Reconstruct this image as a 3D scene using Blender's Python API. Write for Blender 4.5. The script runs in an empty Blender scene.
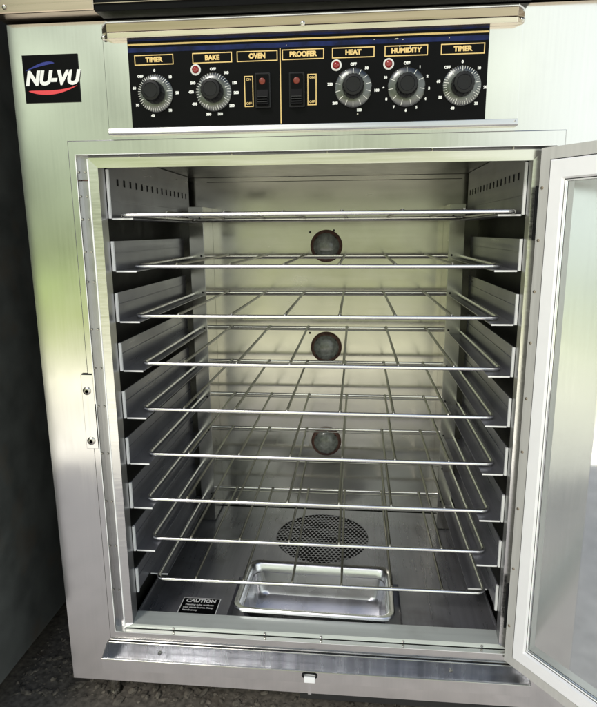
import bpy, bmesh, math, random
from mathutils import Vector, Matrix
random.seed(7)
S = bpy.context.scene
COL = S.collection

# ---------------------------------------------------------------- camera
cam = bpy.data.cameras.new('camera'); co = bpy.data.objects.new('camera', cam); COL.objects.link(co)
PI_, YA, RO = math.radians(11.7195), math.radians(-5.2952), math.radians(-0.4211)
fw = Vector((math.sin(YA)*math.cos(PI_), math.cos(YA)*math.cos(PI_), -math.sin(PI_)))
rt = Vector((math.cos(YA), -math.sin(YA), 0)); up = rt.cross(fw)
r2 = rt*math.cos(RO) + up*math.sin(RO); u2 = -rt*math.sin(RO) + up*math.cos(RO)
mw = Matrix((r2, u2, -fw)).transposed().to_4x4(); mw.translation = (0.0763, -0.9595, 0.0276)
co.matrix_world = mw
cam.sensor_fit = 'HORIZONTAL'; cam.sensor_width = 36; cam.lens = 568.184/597*36
cam.shift_x = -5/597; cam.shift_y = -4/597; cam.clip_start = .02; cam.clip_end = 200
S.camera = co

# ---------------------------------------------------------------- world and sun
SUN_EL, SUN_AZ = 42, 205
w = bpy.data.worlds.new('World'); S.world = w; w.use_nodes = True
nt = w.node_tree; N = nt.nodes; L = nt.links; N.clear()
def nd(t, **k):
    n = N.new(t)
    for a, b in k.items(): setattr(n, a, b)
    return n
def mth(op, a, b=None, clamp=False):
    n = nd('ShaderNodeMath', operation=op, use_clamp=clamp)
    for i, v in enumerate((a, b)):
        if v is None: continue
        if isinstance(v, (int, float)): n.inputs[i].default_value = v
        else: L.new(v, n.inputs[i])
    return n.outputs[0]
sky = nd('ShaderNodeTexSky', sky_type='NISHITA', sun_disc=False)
sky.sun_elevation = math.radians(SUN_EL); sky.sun_rotation = math.radians(SUN_AZ)
bg1 = nd('ShaderNodeBackground'); L.new(sky.outputs[0], bg1.inputs[0]); bg1.inputs[1].default_value = .12
tc = nd('ShaderNodeTexCoord'); sx = nd('ShaderNodeSeparateXYZ'); L.new(tc.outputs['Generated'], sx.inputs[0])
nz = nd('ShaderNodeTexNoise'); nz.inputs['Scale'].default_value = 5; nz.inputs['Detail'].default_value = 5
L.new(tc.outputs['Generated'], nz.inputs['Vector'])
el = mth('ADD', sx.outputs[2], mth('MULTIPLY', mth('SUBTRACT', nz.outputs[0], .5), .07))
rp = nd('ShaderNodeValToRGB'); L.new(mth('MULTIPLY_ADD', el, .5) if False else mth('ADD', mth('MULTIPLY', el, .5), .5), rp.inputs[0])
stops = [(-1, (1.1,1.05,1.0)), (-.60, (1.4,1.35,1.28)), (-.33, (1.75,1.68,1.52)), (-.22, (1.6,1.55,1.2)), (-.165, (.85,.95,.42)),
         (-.09, (.58,.72,.30)), (0, (.42,.50,.29)), (.10, (.56,.66,.46)), (.22, (.95,1.08,.82)), (.36, (1.0,1.1,.92)), (.6, (.7,.78,.7))]
cr = rp.color_ramp
while len(cr.elements) < len(stops): cr.elements.new(.5)
for e, (p, c) in zip(cr.elements, stops): e.position = p*.5+.5; e.color = (*c, 1)
# away from the shrubs on the left the surroundings are paler and less green
rq = nd('ShaderNodeValToRGB'); L.new(mth('ADD', mth('MULTIPLY', el, .5), .5), rq.inputs[0])
stops2 = [(-1, (1.1,1.05,1.0)), (-.60, (1.4,1.35,1.28)), (-.33, (1.75,1.68,1.52)), (-.22, (1.75,1.70,1.42)), (-.165, (1.1,1.06,.78)),
          (-.09, (.72,.72,.46)), (0, (.56,.58,.38)), (.10, (.66,.72,.50)), (.22, (1.0,1.08,.86)), (.36, (1.05,1.12,.98)), (.6, (.7,.78,.72))]
while len(rq.color_ramp.elements) < len(stops2): rq.color_ramp.elements.new(.5)
for e, (p, c) in zip(rq.color_ramp.elements, stops2): e.position = p*.5+.5; e.color = (*c, 1)
# brighter open sky / pavement towards the two sides
az = mth('DIVIDE', sx.outputs[0], mth('SQRT', mth('ADD', mth('MULTIPLY', sx.outputs[0], sx.outputs[0]), mth('MULTIPLY', sx.outputs[1], sx.outputs[1]))))
mr = nd('ShaderNodeMapRange', interpolation_type='SMOOTHSTEP'); L.new(az, mr.inputs[0])
mr.inputs[1].default_value = .08; mr.inputs[2].default_value = .36
ml = nd('ShaderNodeMapRange', interpolation_type='SMOOTHSTEP'); L.new(az, ml.inputs[0])
ml.inputs[1].default_value = -.62; ml.inputs[2].default_value = -.95
upm = nd('ShaderNodeMapRange', interpolation_type='SMOOTHSTEP'); L.new(el, upm.inputs[0])
upm.inputs[1].default_value = -.30; upm.inputs[2].default_value = .05
fac = mth('MULTIPLY', mth('MAXIMUM', mr.outputs[0], ml.outputs[0]), upm.outputs[0])
mg = nd('ShaderNodeMapRange', interpolation_type='SMOOTHSTEP'); L.new(az, mg.inputs[0]); mg.inputs[1].default_value = -.48; mg.inputs[2].default_value = -.2; mg.inputs[4].default_value = .68
mn = nd('ShaderNodeMix', data_type='RGBA'); L.new(mg.outputs[0], mn.inputs[0]); L.new(rp.outputs[0], mn.inputs[6]); L.new(rq.outputs[0], mn.inputs[7])
# clumps of foliage and gaps of light in the surroundings
nc = nd('ShaderNodeTexNoise'); nc.inputs['Scale'].default_value = 9; nc.inputs['Detail'].default_value = 6; L.new(tc.outputs['Generated'], nc.inputs['Vector'])
cm = nd('ShaderNodeMapRange'); L.new(nc.outputs[0], cm.inputs[0]); cm.inputs[1].default_value = .35; cm.inputs[2].default_value = .65; cm.inputs[3].default_value = .62; cm.inputs[4].default_value = 1.38
mc = nd('ShaderNodeMix', data_type='RGBA', blend_type='MULTIPLY'); mc.inputs[0].default_value = 1; L.new(mn.outputs[2], mc.inputs[6]); L.new(cm.outputs[0], mc.inputs[7])
mx = nd('ShaderNodeMix', data_type='RGBA'); L.new(fac, mx.inputs[0]); L.new(mc.outputs[2], mx.inputs[6]); mx.inputs[7].default_value = (1.36,1.45,1.41,1)
bg2 = nd('ShaderNodeBackground'); L.new(mx.outputs[2], bg2.inputs[0]); bg2.inputs[1].default_value = 1
mf = nd('ShaderNodeMapRange', interpolation_type='SMOOTHSTEP'); L.new(el, mf.inputs[0]); mf.inputs[1].default_value = .45; mf.inputs[2].default_value = .7
ms = nd('ShaderNodeMixShader'); L.new(mf.outputs[0], ms.inputs[0]); L.new(bg2.outputs[0], ms.inputs[1]); L.new(bg1.outputs[0], ms.inputs[2])
ow = nd('ShaderNodeOutputWorld'); L.new(ms.outputs[0], ow.inputs[0])

sl = bpy.data.lights.new('sun', 'SUN'); sl.energy = 1.0; sl.angle = math.radians(12); sl.color = (1, .96, .9)
so = bpy.data.objects.new('sun', sl); COL.objects.link(so)
e_, a_ = math.radians(SUN_EL), math.radians(SUN_AZ)
sd = Vector((math.sin(a_)*math.cos(e_), math.cos(a_)*math.cos(e_), math.sin(e_)))   # towards the sun
so.rotation_euler = sd.to_track_quat('Z', 'Y').to_euler()
S.view_settings.view_transform = 'Standard'; S.view_settings.look = 'None'; S.view_settings.gamma = 1
S.view_settings.exposure = .12
S.cycles.max_bounces = 14; S.cycles.glossy_bounces = 10; S.cycles.transmission_bounces = 8

# ---------------------------------------------------------------- materials
def mat(name, base, rough=.4, metal=0., streak=None, rvar=0., cvar=0., bump=0., scale=60, dirt=0., spec=.5, emit=None, coat=0, aniso=0, trans=0, dents=0, smudge=0):
    m = bpy.data.materials.new(name); m.use_nodes = True
    t = m.node_tree; n = t.nodes; l = t.links; b = n['Principled BSDF']
    b.inputs['Base Color'].default_value = (*base, 1); b.inputs['Roughness'].default_value = rough
    b.inputs['Metallic'].default_value = metal; b.inputs['Specular IOR Level'].default_value = spec
    b.inputs['Coat Weight'].default_value = coat; b.inputs['Transmission Weight'].default_value = trans
    if emit: b.inputs['Emission Color'].default_value = (*emit[0], 1); b.inputs['Emission Strength'].default_value = emit[1]
    tcn = n.new('ShaderNodeTexCoord')
    def noise(sc, vec=(1,1,1), det=4):
        mp = n.new('ShaderNodeMapping'); mp.inputs['Scale'].default_value = vec; l.new(tcn.outputs['Object'], mp.inputs[0])
        q = n.new('ShaderNodeTexNoise'); q.inputs['Scale'].default_value = sc; q.inputs['Detail'].default_value = det
        l.new(mp.outputs[0], q.inputs[0]); return q.outputs[0]
    def mrng(src, a, c):
        q = n.new('ShaderNodeMapRange'); l.new(src, q.inputs[0]); q.inputs[1].default_value = .3; q.inputs[2].default_value = .7
        q.inputs[3].default_value = a; q.inputs[4].default_value = c; return q.outputs[0]
    main = noise(scale, streak or (1,1,1))
    rsrc = None
    if rvar:
        rsrc = mrng(main, rough-rvar, rough+rvar)
        if smudge:
            ad = n.new('ShaderNodeMath'); ad.operation = 'ADD'; l.new(rsrc, ad.inputs[0]); l.new(mrng(noise(9), -smudge, smudge), ad.inputs[1]); rsrc = ad.outputs[0]
        l.new(rsrc, b.inputs['Roughness'])
    if cvar or dirt:
        mxn = n.new('ShaderNodeMix'); mxn.data_type = 'RGBA'; l.new(mrng(main, 0, 1), mxn.inputs[0])
        mxn.inputs[6].default_value = (*[c*(1-cvar) for c in base], 1); mxn.inputs[7].default_value = (*[min(1, c*(1+cvar)) for c in base], 1)
        out = mxn.outputs[2]
        if dirt:
            d2 = n.new('ShaderNodeMix'); d2.data_type = 'RGBA'; ns = noise(14, det=8)
            q = n.new('ShaderNodeMapRange'); l.new(ns, q.inputs[0]); q.inputs[1].default_value = .55; q.inputs[2].default_value = .75; q.inputs[4].default_value = dirt
            l.new(q.outputs[0], d2.inputs[0]); l.new(out, d2.inputs[6]); d2.inputs[7].default_value = (.09,.07,.05,1); out = d2.outputs[2]
        l.new(out, b.inputs['Base Color'])
    if bump or dents:
        bp = n.new('ShaderNodeBump'); bp.inputs['Strength'].default_value = bump or 1; bp.inputs['Distance'].default_value = .001
        l.new(main, bp.inputs['Height']); last = bp
        if dents:
            b3 = n.new('ShaderNodeBump'); b3.inputs['Strength'].default_value = 1; b3.inputs['Distance'].default_value = dents
            l.new(noise(3.0, det=1), b3.inputs['Height'])
            if bump: l.new(b3.outputs[0], bp.inputs['Normal'])
            else: last = b3
        l.new(last.outputs[0], b.inputs['Normal'])
    return m
MT = dict(
 face=mat('brushed_steel_face', (.66,.655,.635), .14, 1, (1,1,.03), .018, .02, .0, 220, smudge=.045, dents=.0014, dirt=.05),
 band=mat('steel_flange', (.68,.675,.66), .22, 1, (.03,1,1), .06, .04, .02, 200, smudge=.04, dents=.0015),
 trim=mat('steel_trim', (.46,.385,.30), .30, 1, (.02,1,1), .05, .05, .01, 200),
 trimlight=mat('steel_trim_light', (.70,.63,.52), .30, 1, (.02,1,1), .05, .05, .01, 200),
 jamb=mat('jamb_steel', (.42,.42,.43), .34, 1, None, .05, .08, 0, 60),
 inner=mat('back_wall_steel', (.50,.49,.44), .21, 1, (.06,1,1), .025, .02, .0, 70, smudge=.06, dents=.0012, dirt=.10),
 lining=mat('lining_steel', (.33,.33,.31), .36, 1, None, .06, .07, 0, 40, dirt=.2),
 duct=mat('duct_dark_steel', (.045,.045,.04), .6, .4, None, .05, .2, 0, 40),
 rail=mat('galvanised_rail', (.31,.31,.345), .36, .80, (1,.03,1), .07, .07, .02, 120, smudge=.06, dirt=.2),
 edge_and_glint=mat('rail_edge_and_glint', (.95,.95,.95), .45, .1, None, .05, .03, 0, 60),  # near-white rail edges; also paints highlights along lip, bezel and trim
 floor=mat('oven_floor_steel', (.40,.40,.43), .32, .72, (1,.03,1), .06, .08, .0, 140, dirt=.35, smudge=.06),
 wire=mat('rack_wire_steel', (.34,.33,.30), .34, 1, None, .06, .12, .0, 25),
 rod=mat('chrome_rod', (.90,.89,.87), .26, 1, None, .03, .03, .0, 20),
 pan=mat('satin_pan_steel', (.80,.80,.82), .26, 1, None, .03, .02, .0, 20, smudge=.04, dents=.0006),
 sill=mat('door_sill_steel', (.62,.65,.62), .40, .35, (.03,1,1), .06, .05, .02, 150, dirt=.15),
 tray=mat('drip_tray_steel', (.66,.665,.68), .24, 1, (1,.3,.05), .05, .10, .0, 90, smudge=.05, dirt=.25),
 black=mat('black_panel_enamel', (.003,.003,.0035), .35, 0, None, .04, 0, 0, 60, spec=.08),
 blackpl=mat('black_plastic', (.005,.005,.006), .4, 0, None, .06, 0, 0, 60, spec=.3),
 dark=mat('dark_gasket_and_shade', (.012,.012,.012), .7),  # gasket and seam black, also painted for the shade under the side wall
 hole=mat('hole_dark', (.003,.003,.003), .9),
 navy=mat('navy_ink', (.004,.010,.060), .3, 0, None, .05, .5, 0, 60, spec=.2),
 gold=mat('gold_ink', (.78,.55,.22), .35, .2, None, .05, .08, 0, 80),
 worn=mat('worn_print', (.55,.52,.42), .6),
 white=mat('white_ink', (.85,.85,.82), .4),
 red=mat('red_ink', (.75,.06,.07), .35),
 blue=mat('blue_ink', (.02,.03,.22), .35),
 lens=mat('red_lamp_lens', (.26,.010,.008), .15, 0, coat=.5),
 lens2=mat('dim_lamp_lens', (.17,.022,.010), .3, 0),
 dial=mat('spun_dial_metal', (.13,.135,.13), .28, 1, None, .06, .15, 0, 50),
 tick=mat('dial_tick_white', (.8,.8,.74), .4),
 screw=mat('screw_steel', (.50,.48,.44), .3, 1, None, .08, .1, 0, 300),
 lampglass=mat('dark_lamp_glass', (.17,.18,.165), .24, 0, None, .05, .35, .2, 110, coat=.5),
 rust=mat('brown_gasket', (.10,.05,.038), .5, 0, None, .1, .5, .3, 160),
 doorgray=mat('door_gasket_grey', (.60,.585,.56), .45, .25, (1,1,.03), .06, .05, .02, 160),
 doorwhite=mat('door_inner_steel', (.97,.955,.97), .5, .15, None, .05, .01, 0, 60),
 concrete=mat('concrete', (.70,.635,.61), .85, 0, None, .05, .12, .5, 25, dirt=.12),
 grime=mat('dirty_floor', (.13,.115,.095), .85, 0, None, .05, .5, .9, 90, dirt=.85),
 wall=mat('grey_wall_paint', (.07,.075,.07), .7, 0, None, .05, .3, .3, 16, dirt=.6),
 debris=mat('dry_debris', (.12,.105,.085), .9, 0, None, .05, .7, .8, 60),
)
def glass(name):
    m = bpy.data.materials.new(name); m.use_nodes = True; b = m.node_tree.nodes['Principled BSDF']
    b.inputs['Base Color'].default_value = (.93,.96,.94,1); b.inputs['Roughness'].default_value = .03
    b.inputs['Transmission Weight'].default_value = 1; b.inputs['IOR'].default_value = 1.5
    n = m.node_tree.nodes; t = n.new('ShaderNodeTexNoise'); t.inputs['Scale'].default_value = 7; t.inputs['Detail'].default_value = 6
    r = n.new('ShaderNodeMapRange'); r.inputs[3].default_value = .01; r.inputs[4].default_value = .12
    m.node_tree.links.new(t.outputs[0], r.inputs[0]); m.node_tree.links.new(r.outputs[0], b.inputs['Roughness'])
    return m
MT['glass'] = glass('door_glass')

# ---------------------------------------------------------------- mesh helpers
class MB:
    def __init__(s, T=None): s.v = []; s.f = []; s.T = T
    def add(s, vs, fs):
        k = len(s.v); s.v += [Vector(p) for p in vs]; s.f += [tuple(i+k for i in f) for f in fs]; return s
    def box(s, x0, x1, y0, y1, z0, z1):
        return s.add([(x, y, z) for x in (x0, x1) for y in (y0, y1) for z in (z0, z1)],
                     [(0,1,3,2),(4,6,7,5),(0,4,5,1),(2,3,7,6),(0,2,6,4),(1,5,7,3)])
    def quad(s, *p): return s.add(p, [tuple(range(len(p)))])
    def rings(s, rs, capfirst=False, caplast=False):      # rs: (x0,x1,z0,z1,y)
        k = len(rs); vs = []
        for x0, x1, z0, z1, y in rs: vs += [(x0,y,z0),(x1,y,z0),(x1,y,z1),(x0,y,z1)]
        fs = [(4*i+j, 4*i+(j+1)%4, 4*i+4+(j+1)%4, 4*i+4+j) for i in range(k-1) for j in range(4)]
        if capfirst: fs.append((3,2,1,0))
        if caplast: fs.append(tuple(4*(k-1)+j for j in range(4)))
        return s.add(vs, fs)
    def loops(s, lps, caps=(False, False)):
        n = len(lps[0]); vs = [p for lp in lps for p in lp]
        fs = [(n*i+j, n*i+(j+1)%n, n*i+n+(j+1)%n, n*i+n+j) for i in range(len(lps)-1) for j in range(n)]
        if caps[0]: fs.append(tuple(reversed(range(n))))
        if caps[1]: fs.append(tuple(n*(len(lps)-1)+j for j in range(n)))
        return s.add(vs, fs)
    def tube(s, pts, r, closed=False, n=10):
        pts = [Vector(p) for p in pts]; m = len(pts); lps = []; nrm = None
        for i, p in enumerate(pts):
            a = pts[i-1] if (i or closed) else p; b = pts[(i+1) % m] if (i < m-1 or closed) else p
            t = (b-a).normalized()
            if nrm is None: nrm = t.orthogonal().normalized() if abs(t.z) > .9 else Vector((0,0,1))
            nrm = (nrm - t*nrm.dot(t)).normalized(); bi = t.cross(nrm)
            lps.append([p + (nrm*math.cos(2*math.pi*j/n) + bi*math.sin(2*math.pi*j/n))*r for j in range(n)])
        if closed: lps.append(lps[0]); return s.loops(lps)
        return s.loops(lps, (True, True))
    def lathe(s, c, prof, ax='y', n=32, cap0=False, cap1=True, start=0):  # prof (r, h) along -y ('y') or +z ('z')
        c = Vector(c); lps = []
        for r, h in prof:
            lp = []
            for j in range(n):
                a = 2*math.pi*j/n + start
                if ax == 'y': lp.append(c + Vector((r*math.cos(a), -h, r*math.sin(a))))
                else: lp.append(c + Vector((r*math.cos(a), r*math.sin(a), h)))
            lps.append(lp)
        return s.loops(lps, (cap0, cap1))
    def build(s, name, m, parent=None, bevel=0, smooth=False, off=None):
        me = bpy.data.meshes.new(name); T = s.T
        vs = [T @ p if T else p for p in s.v]
        o_ = parent; root = Vector((0,0,0))
        if off is not None: root = Vector(off)
        elif parent is not None: root = ROOT.get(parent.name, root)
        me.from_pydata([tuple(p-root) for p in vs], [], s.f); 
        bm = bmesh.new(); bm.from_mesh(me); bmesh.ops.recalc_face_normals(bm, faces=bm.faces); bm.to_mesh(me); bm.free()
        if smooth:
            for p in me.polygons: p.use_smooth = True
            try: me.set_sharp_from_angle(angle=math.radians(38))
            except Exception: pass
        me.materials.append(MT[m] if isinstance(m, str) else m)
        o = bpy.data.objects.new(name, me); COL.objects.link(o)
        if parent is not None: o.parent = parent; ROOT[o.name] = root
        elif off is not None: o.location = off; ROOT[o.name] = root
        if bevel:
            b = o.modifiers.new('bevel', 'BEVEL'); b.width = bevel; b.segments = 2; b.limit_method = 'ANGLE'; b.angle_limit = math.radians(40)
        return o
ROOT = {}
def tag(o, label=None, cat=None, group=None, kind=None):
    if label: o['label'] = label
    if cat: o['category'] = cat
    if group: o['group'] = group
    if kind: o['kind'] = kind
    return o
def empty(name, loc, label, cat, group=None):
    o = bpy.data.objects.new(name, None); COL.objects.link(o); o.location = loc; o.empty_display_size = .05
    ROOT[o.name] = Vector(loc); return tag(o, label, cat, group)
def text_mesh(items, mb, y=None, T=None, bold=0.0, shear=0.0, align='CENTER'):
    """items: (string, x, z, size[, rot]); laid in the XZ plane facing -y at depth y; adds into mb"""
    for it in items:
        st, x, z, size = it[:4]; rot = it[4] if len(it) > 4 else 0
        cu = bpy.data.curves.new('t', 'FONT'); cu.body = st; cu.size = size; cu.align_x = align; cu.align_y = 'CENTER'
        cu.offset = bold; cu.shear = shear; cu.extrude = 0; cu.resolution_u = 3
        ob = bpy.data.objects.new('t', cu); COL.objects.link(ob)
        bpy.context.view_layer.update()
        me = bpy.data.meshes.new_from_object(ob.evaluated_get(bpy.context.evaluated_depsgraph_get()))
        c, s_ = math.cos(rot), math.sin(rot)
        vs = []
        for v in me.vertices:
            p = (x + v.co.x*c - v.co.y*s_, y, z + v.co.x*s_ + v.co.y*c)
            vs.append(T @ Vector(p) if T else p)
        mb.add(vs, [tuple(p.vertices) for p in me.polygons])
        bpy.data.objects.remove(ob); bpy.data.meshes.remove(me); bpy.data.curves.remove(cu)
    return mb
def screw_at(name, c, r, parent, m='screw', T=None, ax='y', slot=True):
    b = MB(T); b.lathe(c, [(r, 0), (r, r*.35), (r*.75, r*.7), (r*.3, r*.8)], ax=ax, n=14)
    o = b.build(name, m, parent, smooth=True)
    return o

# ---------------------------------------------------------------- the setting
GZ = -.90
g = MB()
nx, ny = 60, 50
for i in range(nx+1):
    for j in range(ny+1):
        x = -3 + 6*i/nx; y = -1.27 + 2.55*j/ny
        g.v.append(Vector((x, y, GZ + .003*math.sin(x*5+y*3))))
g.f = [(i*(ny+1)+j, (i+1)*(ny+1)+j, (i+1)*(ny+1)+j+1, i*(ny+1)+j+1) for i in range(nx) for j in range(ny)]
tag(g.build('ground', 'concrete'), kind='structure')
tag(MB().box(-3, .47, 1.05, 1.15, GZ, 1.6).build('back_wall', 'wall'), kind='structure')
sw = MB(); sw.box(-.90, -.60, -.30, 1.04, -.828, .9)
tag(sw.build('side_wall', 'wall', bevel=.003), kind='structure')
tag(MB().box(-.89, -.66, -.26, 1.03, GZ+.001, -.8285).build('wall_gap_shade', 'dark'), kind='structure')  # black box painted in for the shaded hollow under the side wall
# dirt and rubble under the oven
db = MB(); rnd = random.Random(3)
for k in range(2200):
    x = rnd.uniform(-.62, .45); y = rnd.uniform(-.03, .17); r = rnd.choice([.0012,.0015,.002,.003,.0035,.006]) * rnd.uniform(.6, 1.3)
    bm = bmesh.new(); bmesh.ops.create_icosphere(bm, subdivisions=2 if r > .006 else 1, radius=r)
    sc = (rnd.uniform(.7,2.2), rnd.uniform(.6,1.3), rnd.uniform(.35,.8)); rz = Matrix.Rotation(rnd.uniform(0,6), 3, 'Z')
    vs = [rz @ Vector((v.co.x*sc[0]*rnd.uniform(.75,1.2), v.co.y*sc[1]*rnd.uniform(.75,1.2), v.co.z*sc[2]*rnd.uniform(.7,1.2))) + Vector((x, y, GZ+.012+r*.3)) for v in bm.verts]
    db.add(vs, [tuple(v.index for v in f.verts) for f in bm.faces]); bm.free()
tag(db.build('rubble', 'debris'), kind='stuff', label='dry crumbs of dirt and rubble on the floor under the oven', cat='rubble')
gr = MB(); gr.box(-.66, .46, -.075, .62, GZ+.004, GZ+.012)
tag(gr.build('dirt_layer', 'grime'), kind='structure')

# ---------------------------------------------------------------- the oven cabinet
F = -.05
OV = empty('proofing_oven', (0, .25, GZ), 'stainless steel oven proofer cabinet with black dial panel and open glass door', 'oven')
P = OV
XL, XR, ZB, ZT = -.464, .464, -.822, .341
fr = MB()
fr.rings([(XL,XR,ZB,ZT,.62),(XL,XR,ZB,ZT,F+.003),(XL+.002,XR-.002,ZB+.002,ZT,F),
          (-.380,.380,-.7245,.170,F),(-.3795,.3795,-.7240,.1695,F-.002),(-.3695,.3695,-.7095,.1495,F-.002),
          (-.3685,.3685,-.7100,.1485,F),(-.3680,.3680,-.7105,.148,-.036)], capfirst=True)
fr.build('body', 'face', P)
rc = MB(); rc.rings([(-.3680,.3680,-.7105,.148,-.0362),(-.3560,.3560,-.7095,.1465,-.0355),(-.3545,.3545,-.7090,.1455,-.0405)])
rc.build('recess_strip', 'jamb', P)
bz = MB()
# cream inner bezel: top, left, right as mitred loft without its bottom side
def bez(side):
    A = (-.3545,.3545,-.7090,.1455,-.0405); B = (-.3395,.3395,-.7015,.1300,-.0390)
    def c(R, i): x0,x1,z0,z1,y = R; return [(x0,y,z0),(x1,y,z0),(x1,y,z1),(x0,y,z1)][i]
    i, j = side, (side+1) % 4
    return [c(A,i), c(A,j), c(B,j), c(B,i)]
for sd_ in (1,2,3): bz.quad(*bez(sd_))
bz.build('bezel', 'band', P)
si = MB()
si.quad(*bez(0))
si.quad((-.3395,-.0390,-.7015),(.3395,-.0390,-.7015),(.3430,-.002,-.7005),(-.3430,-.002,-.7005))
si.quad((-.3430,-.002,-.7005),(.3430,-.002,-.7005),(.3430,-.002,-.735),(-.3430,-.002,-.735))
si.build('door_sill', 'sill', P)
le = MB(); le.rings([(-.3695,.3695,-.7095,.1495,F-.0026),(-.3683,.3683,-.7105,.1487,F-.0026)]); le.build('lip_highlight', 'edge_and_glint', P)  # white line painted as the bright highlight on the lip crease
oe = MB(); oe.rings([(-.3808,.3808,-.7248,.1706,F-.0006),(-.3793,.3793,-.7238,.1693,F-.0024)]); oe.build('flange_edge', 'band', P)
for s in (-1, 1): MB().box(*sorted((s*.3560, s*.3541)), -.0418, -.0395, -.7085, .1440).build('bezel_highlight', 'edge_and_glint', P)  # near-white strips, bevel highlight painted along the bezel
# jambs behind the bezel
jb = MB()
for s in (-1, 1):
    jb.quad((s*.3395,-.039,-.7015),(s*.3395,-.039,.1300),(s*.3425,-.008,.1325),(s*.3425,-.008,-.7005))
    jb.quad((s*.3425,-.008,-.7005),(s*.3425,-.008,.1325),(s*.3760,-.006,.1325),(s*.3760,-.006,-.7005))
jb.quad((-.3395,-.039,.1300),(.3395,-.039,.1300),(.343,-.006,.134),(-.343,-.006,.134))
jb.quad((-.376,-.006,.134),(.376,-.006,.134),(.376,-.005,.166),(-.376,-.005,.166))
jb.build('jamb', 'jamb', P)
# cavity lining
BY = .50; CZ = .162; FZ = -.73
MB().quad((-.376,-.005,CZ),(.376,-.005,CZ),(.376,BY+.02,CZ),(-.376,BY+.02,CZ)).build('ceiling_panel', 'lining', P)
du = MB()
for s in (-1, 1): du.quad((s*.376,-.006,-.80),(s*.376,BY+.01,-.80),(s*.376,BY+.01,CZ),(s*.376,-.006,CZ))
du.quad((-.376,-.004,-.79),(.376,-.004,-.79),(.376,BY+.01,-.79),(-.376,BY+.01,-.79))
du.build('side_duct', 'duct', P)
bw = MB(); bw.box(-.376,.376,BY,BY+.012,-.78,CZ-.001)
bwo = bw.build('back_panel', 'inner', P)
sm = MB(); sm.box(-.30,.33,BY-.0012,BY,.1500,.1512); sm.build('panel_seam', 'dark', bwo)
# perforated floor
PX, PY, PR = -.001, .352, .116
fl = MB()
X0, X1, Y0, Y1 = -.357, .357, .002, BY-.004
WX0, WX1, WY1 = -.176, .176, .168      # the well that holds the pan
q = PR+.006
def fq(x0, x1, y0, y1): fl.quad((x0,y0,FZ),(x1,y0,FZ),(x1,y1,FZ),(x0,y1,FZ))
fq(X0, WX0, Y0, WY1); fq(WX1, X1, Y0, WY1)
fq(X0, X1, WY1, PY-q); fq(X0, PX-q, PY-q, PY+q); fq(PX+q, X1, PY-q, PY+q); fq(X0, X1, PY+q, Y1)
nseg = 64; ring = []; sq = []
for j in range(nseg):
    a = 2*math.pi*j/nseg; c, s = math.cos(a), math.sin(a); k = q/max(abs(c), abs(s))
    ring.append((PX+PR*c, PY+PR*s, FZ)); sq.append((PX+k*c, PY+k*s, FZ))
fl.loops([sq, ring])
fl.quad((WX0,Y0,FZ),(WX0,WY1,FZ),(WX0,WY1,FZ-.03),(WX0,Y0,FZ-.03)); fl.quad((WX1,Y0,FZ),(WX1,WY1,FZ),(WX1,WY1,FZ-.03),(WX1,Y0,FZ-.03))
fl.quad((WX0,WY1,FZ),(WX1,WY1,FZ),(WX1,WY1,FZ-.03),(WX0,WY1,FZ-.03)); fl.quad((WX0,Y0,FZ-.03),(WX1,Y0,FZ-.03),(WX1,WY1,FZ-.03),(WX0,WY1,FZ-.03))
for x in (X0, X1): fl.box(x-.0012, x+.0012, Y0, Y1, FZ-.02, FZ+.004)
flo = fl.build('floor_panel', 'floor', P)
pf = MB(); ph = .0108
nh = int(PR/ph)+2
for i in range(-nh, nh+1):
    for j in range(-nh-2, nh+3):
        cx = (i + (.5 if j % 2 else 0))*ph; cy = j*ph*.866
        if math.hypot(cx, cy) > PR+.004: continue
        o6 = [(PX+cx+ph/math.sqrt(3)*math.cos(math.radians(30+60*k)), PY+cy+ph/math.sqrt(3)*math.sin(math.radians(30+60*k)), FZ-.0012) for k in range(6)]
        i6 = [(PX+cx+ph*.43*math.cos(math.radians(30+60*k)), PY+cy+ph*.43*math.sin(math.radians(30+60*k)), FZ-.0012) for k in range(6)]
        pf.loops([o6, i6])
pf.build('perforated_vent', 'floor', flo)
MB().lathe((PX,PY,FZ-.02), [(PR-.002,0),(.001,0.0002)], ax='z', n=40).build('vent_pit', 'hole', flo)
# rear uprights with screw holes
for s in (-1, 1):
    u = MB()
    u.box(*sorted((s*.290, s*.3255)), .408, .4098, -.725, .0875)
    u.box(*sorted((s*.290, s*.2918)), .4098, BY-.001, -.725, .0875)
    uo = u.build('rear_upright', 'inner', P, bevel=.0006)
    for k in range(9): MB().lathe((s*.298, .4078, .06-.0887*k), [(.0025,0),(.0022,.0006)], n=10).build('upright_hole', 'hole', uo)
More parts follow.
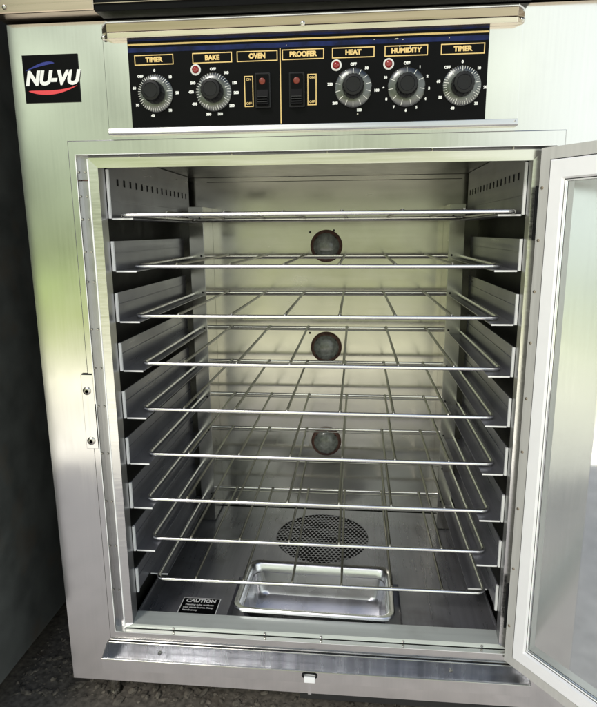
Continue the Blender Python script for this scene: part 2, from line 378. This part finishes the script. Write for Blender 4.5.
# slide rails
SP = .0887; Z0 = .0515
def rail(s, k):
    z = Z0 - SP*k; top = (CZ-.0015) if k == 0 else z+.0507
    fy = .0 if k < 8 else .0
    r = MB()
    r.box(*sorted((s*.3400, s*.3418)), fy, .4085 if k else .47, z, top)                   # plate
    ly = 0 if k < 8 else .06
    LW = .0386
    p = [(s*.3400, ly, z), (s*(.34-LW), ly, z), (s*(.34-LW), .4079, z), (s*.3400, .4079, z)]
    q_ = [(a, b, c-.0015) for a, b, c in p]
    r.loops([p, q_], (True, True))
    r.box(*sorted((s*.3400, s*.3385)), .004, .40, z+.0300, z+.0306)                       # pressed bead
    o = r.build('slide_rail', 'rail', P)
    e = MB(); e.box(*sorted((s*.3380, s*.3420)), -.0050, -.0003, z+.0, top if k else .1315)
    e.build('rail_edge', 'edge_and_glint', o)
    MB().box(*sorted((s*(.34-LW), s*.3372)), ly-.0012, ly-.0002, z-.0020, z+.0006).build('ledge_edge', 'edge_and_glint', o)
    if k == 0:
        for j in range(15):
            y = .037 + .0290*j
            MB().box(*sorted((s*.33985, s*.3393)), y-.0028, y+.0028, .1075, .1195).build('vent_slot', 'hole', o)
    return o
for s in (-1, 1):
    for k in range(9): rail(s, k)
# three round lamps on the back wall
for z in (-.0085, -.269, -.5295):
    c = (.0012, BY, z)
    l1 = MB(); l1.lathe(c, [(.0405,0),(.0405,.003),(.0385,.0055),(.0350,.008),(.0325,.009)], n=40, cap1=False)
    lo = l1.build('oven_lamp', 'rust', P, smooth=True)
    l2 = MB(); l2.lathe(c, [(.0335,.003),(.0325,.0095),(.028,.0140),(.020,.0175),(.012,.0200),(.003,.0207)], n=40)
    l2.build('lamp_glass', 'lampglass', lo, smooth=True)
    for a in (40, 140, 220, 320):
        screw_at('lamp_screw', (c[0]+.0300*math.cos(math.radians(a)), BY-.0085, c[2]+.0300*math.sin(math.radians(a))), .0036, lo, 'blackpl')
for x, z in ((-.04,.026),(-.042,-.232),(.02,.03)):
    screw_at('panel_screw', (x, BY, z), .0028, bwo, 'blackpl')

# screws on recess strip, header, sill
for z in (.128,.083,.052,.0,-.05,-.13,-.20,-.27,-.36,-.45,-.54,-.63): screw_at('frame_screw', (-.3625,-.0362,z+rnd.uniform(-.004,.004)), .0021, P)
for x in (-.27,-.12,.03,.19,.31): screw_at('frame_screw', (x,-.0362,.1462), .0019, P)
for x in (-.26,-.085,.02,.17,.31): screw_at('frame_screw', (x,-.0400,-.7062), .0024, P)
MB().box(-.3672,-.3545,-.0385,-.0364,.1105,.1125).build('rust_mark', 'rust', P)
# strike plate on the left face
st = MB(); st.box(-.3925,-.3712,F-.0030,F-.0001,-.3440,-.2100); sto = st.build('strike_plate', 'face', P, bevel=.0006)
MB().box(-.3900,-.3725,F-.0030,F-.0002,-.2098,-.2078).build('plate_gap', 'hole', sto)
MB().box(-.3711,-.3700,F-.0024,F-.0002,-.345,-.262).build('plate_gap', 'hole', sto)
for z in (-.2385,-.3295):
    b = MB(); b.lathe((-.3830,F-.003,z), [(.0072,0),(.0072,.0012),(.0052,.0030),(.0030,.0034)], n=20); so_ = b.build('plate_screw', 'screw', sto, smooth=True)
    MB().lathe((-.3822,F-.0061,z-.0005), [(.0034,0),(.0032,.0003)], n=12).build('screw_recess', 'hole', so_)

# drip tray under the door
TB = -.7335
tr = MB()
def prof(x): return [(x,F-.0022,TB),(x,F-.0032,TB-.0340),(x,F-.0240,TB-.0352),(x,F-.0262,-.7475),(x,F-.0280,-.7475),(x,F-.0283,-.7690),(x,F-.0022,-.7712)]
tr.loops([prof(-.3850), prof(.3860)], (False, False))
tro = tr.build('drip_tray', 'tray', P, bevel=.0008)
for s, x in ((-1,-.3850),(1,.3860)):
    c_ = MB(); c_.loops([[(x,F-.0024,TB+.0005),(x,F-.0290,-.7470),(x,F-.0290,-.7700),(x,F-.0024,-.7705)],[(x+s*.002,F-.0024,TB+.0005),(x+s*.002,F-.0290,-.7470),(x+s*.002,F-.0290,-.7700),(x+s*.002,F-.0024,-.7705)]], (True, True)); c_.build('tray_end', 'band', tro)
fl2 = MB(); fl2.box(-.3872,.3882,F-.0310,F-.0292,-.7698,-.7468); fl2.build('tray_lip', 'face', tro, bevel=.0007)
for x in (-.285,.255):
    b = MB(); b.lathe((x, F-.0032, TB-.0170), [(.0036,0),(.0032,.0020),(.001,.0028)], n=14); b.build('tray_screw', 'screw', tro, smooth=True)
hm = MB(); hm.box(-.3830,.3850,F-.0046,F-.0023,TB-.001,TB+.0016); hm.build('tray_hem', 'band', tro, bevel=.0005)
# latch clip at the lip centre
lc = MB(); lx = .0015; ly = F-.0312; LZ = -.7510
lc.box(lx-.0098, lx+.0098, ly-.0038, ly-.0004, LZ-.0155, LZ-.0040)

lco = lc.build('latch_clip', 'edge_and_glint', P, bevel=.0006)
MB().box(lx-.0030, lx+.0030, ly-.0026, ly-.0006, LZ-.0400, LZ-.0157).build('latch_tongue', 'band', lco)
rg = MB(); rg.tube([(lx+.0135*math.cos(a), ly-.0012, LZ-.0030+.0055*math.sin(a)) for a in [i*math.pi/8 for i in range(-3, 12)]], .0011)
rg.build('latch_hole', 'hole', lco)

# short legs
for x, y in ((-.405,.0),(.405,.0),(-.405,.56),(.405,.56)):
    b = MB(); b.lathe((x,y,GZ+.004), [(.022,0),(.022,.006),(.010,.010),(.010,.0775)], ax='z', n=16); b.build('leg', 'screw', P, smooth=True)
# ragged apron hanging under the body front, right half dark
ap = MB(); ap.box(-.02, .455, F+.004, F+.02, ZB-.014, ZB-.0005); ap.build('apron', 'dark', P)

# ---- control panel
CPY = F-.0035
cp = MB(); cp.box(-.3100,.3090,CPY,F-.0001,.1800,.3300)
cpo = cp.build('control_panel', 'face', P, bevel=.0008)
# lower lip
ll = MB(); A = [(.1855,CPY-.0001),(.1862,CPY-.0050),(.1785,CPY-.0066),(.1765,CPY-.0050),(.1765,F-.0004)]
ll.loops([[(-.3085,y,z) for z,y in A], [(.3085,y,z) for z,y in A]], (True, True)); ll.build('panel_lip', 'band', cpo, bevel=.0006)
# upper trim, two faces with a dark seam and tapered ends
def trim(za, zb, ya, yb, m, nm, x0=-.3090, x1=.3090, t=.012):
    q = MB(); 
    lp0 = [(x0,CPY-.0005,za),(x0,CPY-.0005,zb)]
    q.loops([[(x0,CPY-.0002,za+.002),(x0,CPY-.0015,za+.002),(x0,CPY-.0015,zb-.003),(x0,CPY-.0002,zb-.003)],
             [(x0+t,CPY-.0002,za),(x0+t,ya,za),(x0+t,yb,zb),(x0+t,CPY-.0002,zb)],
             [(x1-t,CPY-.0002,za),(x1-t,ya,za),(x1-t,yb,zb),(x1-t,CPY-.0002,zb)],
             [(x1,CPY-.0002,za+.002),(x1,CPY-.0015,za+.002),(x1,CPY-.0015,zb-.003),(x1,CPY-.0002,zb-.003)]], (True, True))
    return q.build(nm, m, cpo, bevel=.0005)
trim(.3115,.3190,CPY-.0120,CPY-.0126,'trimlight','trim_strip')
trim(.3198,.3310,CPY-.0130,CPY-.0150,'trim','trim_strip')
trim(.3316,.3330,CPY-.0155,CPY-.0160,'edge_and_glint','trim_highlight')  # thin near-white bar, highlight painted along the top of the trim
for x, z in ((-.3060,.3150),(.3060,.3170),(-.004,.3210),(-.3050,.1815),(.3040,.1815)):
    c = MB(); c.lathe((x, CPY-.0125 if abs(x) < .1 else CPY-.003, z), [(.0036,0),(.0034,.002),(.0015,.003)], n=14); c.build('trim_screw', 'screw', cpo, smooth=True)
# black fascia
FY = CPY-.0020
fc = MB(); fc.box(-.2710,.2620,FY,CPY-.0001,.1870,.3150); fco = fc.build('fascia', 'black', P, bevel=.0004)
def ink(nm, m, rects, dy=.0003, par=None):
    b = MB()
    for x0,x1,z0,z1 in rects: b.quad((x0,FY-dy,z0),(x1,FY-dy,z0),(x1,FY-dy,z1),(x0,FY-dy,z1))
    return b.build(nm, m, par or fco)
ink('navy_stripe', 'navy', [(-.2705,.2615,.2935,.3000),(-.2705,.2615,.3090,.3140)])
ink('gold_stripe', 'gold', [(-.2705,.2615,.3032,.3056)])
ink('divider', 'gold', [(-.0396,-.0382,.1880,.2925)])
labs = [('TIMER',-.2612,-.2008),('BAKE',-.1716,-.1113),('OVEN',-.1040,-.0428),('PROOFER',-.0361,.0260),('HEAT',.0377,.0996),('HUMIDITY',.1142,.1762),('TIMER',.1946,.2565)]
for t, x0, x1 in labs:
    z0, z1, e = .2760, .2905, .0013
    if t in ('BAKE','OVEN','TIMER'): z0 -= .0004; z1 -= .0004
    ink('label_frame', 'gold', [(x0,x1,z0,z0+e),(x0,x1,z1-e,z1),(x0,x0+e,z0+e,z1-e),(x1-e,x1,z0+e,z1-e)])
    b = MB(); text_mesh([(t,(x0+x1)/2,(z0+z1)/2+.0001,.0092)], b, FY-.0003, bold=.00055); b.build('lettering', 'gold', fco)
def rocker(x, z):
    b = MB(); b.box(x-.0118,x+.0118,FY-.004,FY-.0001,z-.0245,z+.0245); o = b.build('rocker_switch', 'blackpl', P, bevel=.0012)
    t = MB(); y0 = FY-.004
    A = [(z-.0215,y0),(z-.0215,y0-.0085),(z,y0-.0035),(z+.0215,y0-.0045),(z+.0215,y0)]
    t.loops([[(x-.0092,b_,a_2) for a_2,b_ in A],[(x+.0092,b_,a_2) for a_2,b_ in A]], (True, True)); t.build('rocker', 'black', o, bevel=.0008)
    l = MB(); l.lathe((x, y0-.0041, z+.0118), [(.0048,0),(.0042,.0008),(.002,.0013)], n=18); l.build('rocker_lamp', 'lens2', o, smooth=True)
    r = MB(); 
    for k in range(3): r.box(x-.0075,x+.0075,y0-.0093,y0-.0068,z-.0185+.0035*k,z-.0173+.0035*k)
    r.build('rocker_grip', 'dark', o)
rocker(-.0655,.2345); rocker(-.0143,.2340)
for x in (-.0871,.0081):
    z0, z1 = .2125,.2560; e = .0013
    ink('slot_frame', 'gold', [(x-.0068,x+.0068,z0,z0+e),(x-.0068,x+.0068,z1-e,z1),(x-.0068,x-.0068+e,z0+e,z1-e),(x+.0068-e,x+.0068,z0+e,z1-e)])
    for t_, z_ in (('ON',.2510),('OFF',.2172)):
        b = MB(); text_mesh([(t_,x,z_,.0048)], b, FY-.0003, bold=.0001); b.build('lettering', 'gold', fco)
for x, z in ((-.1671,.2667),(.0441,.2664),(.1203,.2658)):
    a = MB(); a.lathe((x,FY,z), [(.0078,0),(.0078,.0012),(.0060,.0026),(.0054,.0022)], n=24, cap1=False); o = a.build('indicator_lamp', 'white', P, smooth=True)
    b = MB(); b.lathe((x,FY,z), [(.0056,.0),(.0052,.0030),(.0036,.0048),(.001,.0054)], n=20); b.build('lamp_lens', 'lens', o, smooth=True)
def dial(x, z, rot, marks, ntick, R=.0275):
    s = MB(); s.lathe((x,FY-.0006,z), [(R,0),(R,.0012),(R*.93,.0032),(R*.62,.0046),(R*.56,.0046)], n=56, cap1=True)
    k = MB(); kp = []
    for r, h in ((.0158,.004),(.0156,.014),(.0150,.0205),(.0140,.0230),(.0105,.0236),(.0098,.0228),(.003,.0226)):
        lp = []
        for j in range(72):
            a = 2*math.pi*j/72; rr = r*(1+(.025 if (j//2) % 2 else -.02)) if r > .0145 else r
            lp.append(Vector((x+rr*math.cos(a), FY-h, z+rr*math.sin(a))))
        kp.append(lp)
    k.loops(kp, (False, True)); ko = k.build('knob', 'blackpl', P, smooth=True)
    s.build('dial_skirt', 'dial', ko, smooth=True)
    t = MB(); 
    for j in range(ntick):
        a = 2*math.pi*j/ntick + rot; big = (j % 5 == 0) if ntick > 30 else True
        r0, r1, wd = R*(.70 if big else .80), R*.965, .00042 if big else .00028
        c, s_ = math.cos(a), math.sin(a)
        def pt(r, d):
            f = (r/R-.62)/.31; hh = .0046 + (.0032-.0046)*max(0,min(1,f)) if r < R*.93 else .0032 - (r-R*.93)/(R*.07)*.002
            return (x+r*c-d*s_, FY-.0006-hh-.00025, z+r*s_+d*c)
        t.quad(pt(r0,-wd), pt(R*.93,-wd), pt(R*.93,wd), pt(r0,wd)); t.quad(pt(R*.93,-wd), pt(r1,-wd), pt(r1,wd), pt(R*.93,wd))
    t.build('dial_tick', 'tick', ko)
    for m_, a in marks:
        lw = MB(); text_mesh([(m_, x+(R+.0048+.0008*len(m_))*math.cos(math.radians(a)), z+(R+.0048)*math.sin(math.radians(a)), .0050)], lw, FY-.0004, bold=.00035)
        lw.build('lettering', 'white', fco)
tm = lambda off: [('0',90),('5',47),('10',-6),('15',-48),('20',-103),('25',-152),('30',166)][:7] + ([('OFF',134)] if off else [('OFF',134)])
dial(-.2312,.2353,.1, [('0',90),('10',45),('20',0),('30',-50),('40',-100),('50',-150),('60',165),('OFF',130)], 45)
dial(-.1409,.2347,.3, [('OFF',90),('100',55),('150',22),('200',-3),('250',-38),('300',-75),('350',-105),('400',-150),('450',178),('500',155)], 40)
dial(.0692,.2350,math.pi/2, [('OFF',90),('50',55),('100',-8),('150',-75),('200',-140),('250',170)], 14)
dial(.1467,.2340,math.pi/2, [('OFF',90),('1',55),('2',25),('3',-5),('4',-32),('5',-62),('6',-90),('7',-122),('8',-150),('9',-178),('10',155)], 11)
dial(.2261,.2333,math.pi/2, [('0',90),('10',46),('20',-5),('30',-50),('40',-110),('50',-152),('60',168),('OFF',128)], 45)
# worn specks on the stripes
for x, z, w_, h_ in ((.128,.2985,.006,.0016),(.139,.2975,.0022,.0012),(.098,.2990,.002,.001),(.135,.2880,.0018,.0030),(.150,.2866,.0014,.0026),(-.03,.2960,.0012,.0008),(.075,.1975,.0022,.0024),(.205,.2975,.0016,.001)):
    MB().quad((x,FY-.00045,z),(x+w_,FY-.00045,z+h_*.2),(x+w_*.8,FY-.00045,z+h_),(x+w_*.1,FY-.00045,z+h_*.8)).build('worn_speck', 'worn', fco)
# ---- brand sticker on the left face
SX0, SX1, SZ0, SZ1 = -.4420, -.3525, .2275, .2970
sk = MB(); sk.box(SX0, SX1, F-.0012, F-.0001, SZ0, SZ1); sko = sk.build('brand_sticker', 'black', P)
b = MB(); text_mesh([('NU-VU', (SX0+SX1)/2+.0005, .2625, .0275)], b, F-.0015, bold=.0015, shear=.25); b.build('lettering', 'white', sko)
def swoosh(pts, wmax, m, nm, y):
    b = MB(); n_ = 20; up_ = []; dn = []
    (x0,z0),(x1,z1),(x2,z2) = pts
    for i in range(n_+1):
        t = i/n_; x = (1-t)**2*x0+2*t*(1-t)*x1+t*t*x2; z = (1-t)**2*z0+2*t*(1-t)*z1+t*t*z2
        wd = wmax*math.sin(math.pi*min(1, t**.7*.98))
        up_.append((x,y,z+wd)); dn.append((x,y,z-wd*.5))
    for i in range(n_): b.quad(dn[i], dn[i+1], up_[i+1], up_[i])
    return b.build(nm, m, sko)
swoosh([(-.436,.2450),(-.395,.2350),(-.3565,.2515)], .0042, 'red', 'red_swoosh', F-.0016)
swoosh([(-.3900,.2845),(-.410,.2850),(-.4380,.2740)], .0030, 'blue', 'blue_swoosh', F-.0016)
# ---- caution plate on the cavity floor
def cau():
    b = MB(); c0 = Vector((-.262,.0,FZ)); 
    x0, x1, y0, y1 = -.2785, -.1985, .024, .085
    b.box(x0, x1, y0, y1, FZ+.0003, FZ+.0012); o = b.build('caution_plate', 'white', P)
    b = MB(); b.box(x0+.002, x1-.002, y0+.002, y1-.002, FZ+.0012, FZ+.0016); b.build('plate_field', 'black', o)
    T = Matrix.Translation((0,0,FZ+.0019)) @ Matrix.Rotation(math.radians(-90), 4, 'X')   # XZ plane -> XY plane
    b = MB(); text_mesh([('CAUTION', (x0+x1)/2, .0745, .0140)], b, 0, T=T, bold=.0006)
    text_mesh([('Heating tube surfaces', (x0+x1)/2, .0620, .0068), ('may cause burns. Keep', (x0+x1)/2-.001, .0535, .0068), ('hands away', (x0+x1)/2-.016, .0450, .0068)], b, 0, T=T, bold=.0002)
    b.build('lettering', 'white', o)
cau()
# ---- upper oven housing that overhangs the panel
UY = -.085; UZ = .3490
ub = MB(); ub.box(-.306,.318,UY+.002,.62,.3425,.60); uo = ub.build('upper_door', 'black', P, bevel=.001)
for x0, x1 in ((-.470,-.3085),(.3205,.470)):
    q = MB(); q.box(x0,x1,UY+.006,.62,UZ-.003,.60); oo = q.build('upper_housing', 'trim', P, bevel=.002)
    xs = -.445 if x0 < 0 else .445
    screw_at('housing_screw', (xs, UY+.006, UZ+.006), .0035, oo)
MB().box(-.3060,.3180,UY-.0005,UY+.0018,.3520,.3530).build('door_edge', 'trim', uo)
MB().box(-.463,.463,F+.006,.61,.3412,.3424).build('gap_strip', 'dark', P)

# ---- the open glass door
H = Vector((.344,-.056,0)); du_ = Vector((.6,-.8,0)); dn_ = Vector((-.8,-.6,0))
# local: x = along the door, y = -w (inner face towards -y local), z = up
TD = Matrix(((du_.x, -dn_.x, 0, H.x),(du_.y, -dn_.y, 0, H.y),(0,0,1,0),(0,0,0,1)))
DW = .705
def dr(u, zb, zt, w_): return (u, DW-u, zb, zt, -w_)
d = MB(TD); d.rings([(.034,DW-.02,-.705,.130,.034),(.030,DW-.004,-.712,.140,.030),(.0005,DW,-.7190,.1450,.0025),(.002,DW-.002,-.7180,.1445,0),
                     dr(.0180,-.7005,.1280,0), dr(.0185,-.7000,.1275,.001)])
d.rings([(.034,DW-.02,-.705,.130,.034),(.040,DW-.040,-.675,.100,.030),(.0445,DW-.0445,-.6705,.0955,.0095)])
do = d.build('door', 'doorgray', P)
d = MB(TD); d.rings([dr(.0183,-.7002,.1277,-.0002),dr(.0196,-.6990,.1262,-.0004)]); d.build('door_gasket', 'dark', do)
d = MB(TD); d.rings([dr(.0195,-.6991,.1263,.0012),dr(.0215,-.6970,.1243,.0036),dr(.0400,-.6760,.1010,.0030),dr(.0425,-.6735,.0985,-.001)]); d.build('door_inner_frame', 'doorwhite', do)
d = MB(TD); d.rings([dr(.0423,-.6737,.0987,-.0008),dr(.0436,-.6722,.0972,-.0018)]); d.build('glass_gasket', 'dark', do)
d = MB(TD); d.rings([dr(.0435,-.6722,.0973,-.0010),dr(.0452,-.6705,.0955,-.0022)]); d.build('glass_bead', 'edge_and_glint', do)
d = MB(TD); d.box(.0440,DW-.044,.0045,.0085,-.671,.0965); d.build('glass', 'glass', do)
for z in (.088,.012,-.065,-.145,-.235,-.325,-.425,-.535,-.645):
    screw_at('door_screw', (.0075, 0, z), .0023, do, 'trim', T=TD)
for z0, z1 in ((.012,.092),(-.655,-.57)):
    b = MB(TD); b.box(-.0035,-.0005,-.0012,.004,z0,z1); b.build('hinge_gap', 'blackpl', do, bevel=.0004)  # black strip painted in for the dark gap at the hinge side

# ---------------------------------------------------------------- wire racks (things resting on the rails)
HW, D = .3219, .4201
def fillet(c, a0, a1, r, n=6): return [(c[0]+r*math.cos(math.radians(a0+(a1-a0)*i/n)), c[1]+r*math.sin(math.radians(a0+(a1-a0)*i/n)), 0) for i in range(n+1)]
def make_rack(name, loc, label):
    root = empty(name, loc, label, 'oven rack', 'wire racks stacked on the slide rails'); ROOT[root.name] = Vector((0,0,0))
    r = .013
    f = MB(); pts = fillet((-HW+r, r), 180, 270, r) + fillet((HW-r, r), 270, 360, r) + fillet((HW-r, D-r), 0, 90, r) + fillet((-HW+r, D-r), 90, 180, r)
    f.tube(pts, .0037, closed=True); f.build('frame', 'rod', root, smooth=True)
    for x in (-.2425,-.1455,-.0485,.0485,.1455,.2425):
        w_ = MB(); w_.tube([(x,.003,.0036),(x,D*.5,.0030),(x,D-.004,.0036),(x,D-.001,.001)], .0026, n=8); w_.build('wire', 'wire', root, smooth=True)
    for x in (-.2425,-.1455,-.0485,.0485,.1455,.2425):
        for y in (.0015, D-.0015):
            v_ = MB(); v_.lathe((x, y, .0002), [(.0044,0),(.0040,.0022),(.0024,.0046)], ax='z', n=10); v_.build('weld', 'wire', root, smooth=True)
    c = MB(); c.tube([(-HW+.002,D-.008,-.0046),(HW-.002,D-.008,-.0046)], .0019, n=8); c.build('cross_rod', 'wire', root, smooth=True)
    return root
xo = [.0041,-.0014,.0003,.0077,.0015,.0064,.0011,.0013,.0065]
yo = [-.0136,.0413,.0349,.0319,.0329,.0326,.0245,.0355,.0364]
labels = ['topmost wire rack, pulled forward over the top lamp and seen nearly edge on',
 'second wire rack from the top, just below the top round lamp',
 'third wire rack from the top, midway between the top and middle lamps',
 'fourth wire rack from the top, its front rod crossing just below the middle lamp',
 'fifth wire rack from the top, one below the rack under the middle lamp',
 'sixth wire rack from the top, its front rod just under the bottom lamp',
 'third wire rack from the bottom, below the bottom round lamp',
 'second wire rack from the bottom, its front rod over the perforated floor vent',
 'lowest wire rack, directly above the steel pan and caution plate']
def copy_rack(src, loc, label):
    r = src.copy(); COL.objects.link(r); r.location = loc; r['label'] = label
    for ch in src.children:
        c = ch.copy(); COL.objects.link(c); c.parent = r
    return r
rk0 = make_rack('wire_rack', (xo[0], yo[0], Z0+.0052), labels[0])
bpy.context.view_layer.update()
for k in range(1, 9):
    r_ = copy_rack(rk0, (xo[k], yo[k], Z0-SP*k+.0052), labels[k])
    r_.rotation_euler = (math.radians(rnd.uniform(-.12,.12)), math.radians(rnd.uniform(-.15,.15)), math.radians(rnd.uniform(-.25,.25)))

# ---------------------------------------------------------------- the steam pan
pc = Vector((.0015,.086,FZ-.0299))
pn = empty('steam_pan', pc, 'shallow stainless steel pan with rounded corners lying on the oven floor', 'pan'); ROOT[pn.name] = Vector((0,0,0)); pn.rotation_euler = (0,0,math.radians(-1.2))
def rr(w_, d_, r, z, n=7):
    pts = []
    for cx, cy, a0 in ((w_/2-r,d_/2-r,0),(-w_/2+r,d_/2-r,90),(-w_/2+r,-d_/2+r,180),(w_/2-r,-d_/2+r,270)):
        for i in range(n+1):
            a = math.radians(a0+90*i/n); pts.append(Vector((cx+r*math.cos(a), cy+r*math.sin(a), z)))
    return pts
PWd, PDp, RH = .316, .172, .0715
lp = [rr(PWd,PDp,.024,RH-.0065), rr(PWd+.0005,PDp+.0005,.024,RH-.002), rr(PWd-.003,PDp-.003,.023,RH), rr(PWd-.018,PDp-.018,.020,RH-.0010), rr(PWd-.024,PDp-.024,.019,RH-.004),
      rr(PWd-.030,PDp-.030,.020,RH-.020), rr(PWd-.033,PDp-.033,.020,RH-.021), rr(PWd-.046,PDp-.046,.024,.012), rr(PWd-.054,PDp-.054,.024,.005), rr(PWd-.070,PDp-.070,.022,.0022), rr(PWd-.12,PDp-.10,.018,.0015)]
MB().loops(lp, (False, True)).build('basin', 'pan', pn, smooth=True)
outer = [rr(PWd-.0045,PDp-.0045,.022,RH-.006), rr(PWd-.022,PDp-.022,.018,RH-.006), rr(PWd-.028,PDp-.028,.019,RH-.020), rr(PWd-.044,PDp-.044,.024,.011), rr(PWd-.054,PDp-.054,.024,.0012), rr(PWd-.12,PDp-.10,.018,.0003)]
MB().loops(outer, (False, True)).build('shell', 'pan', pn, smooth=True)
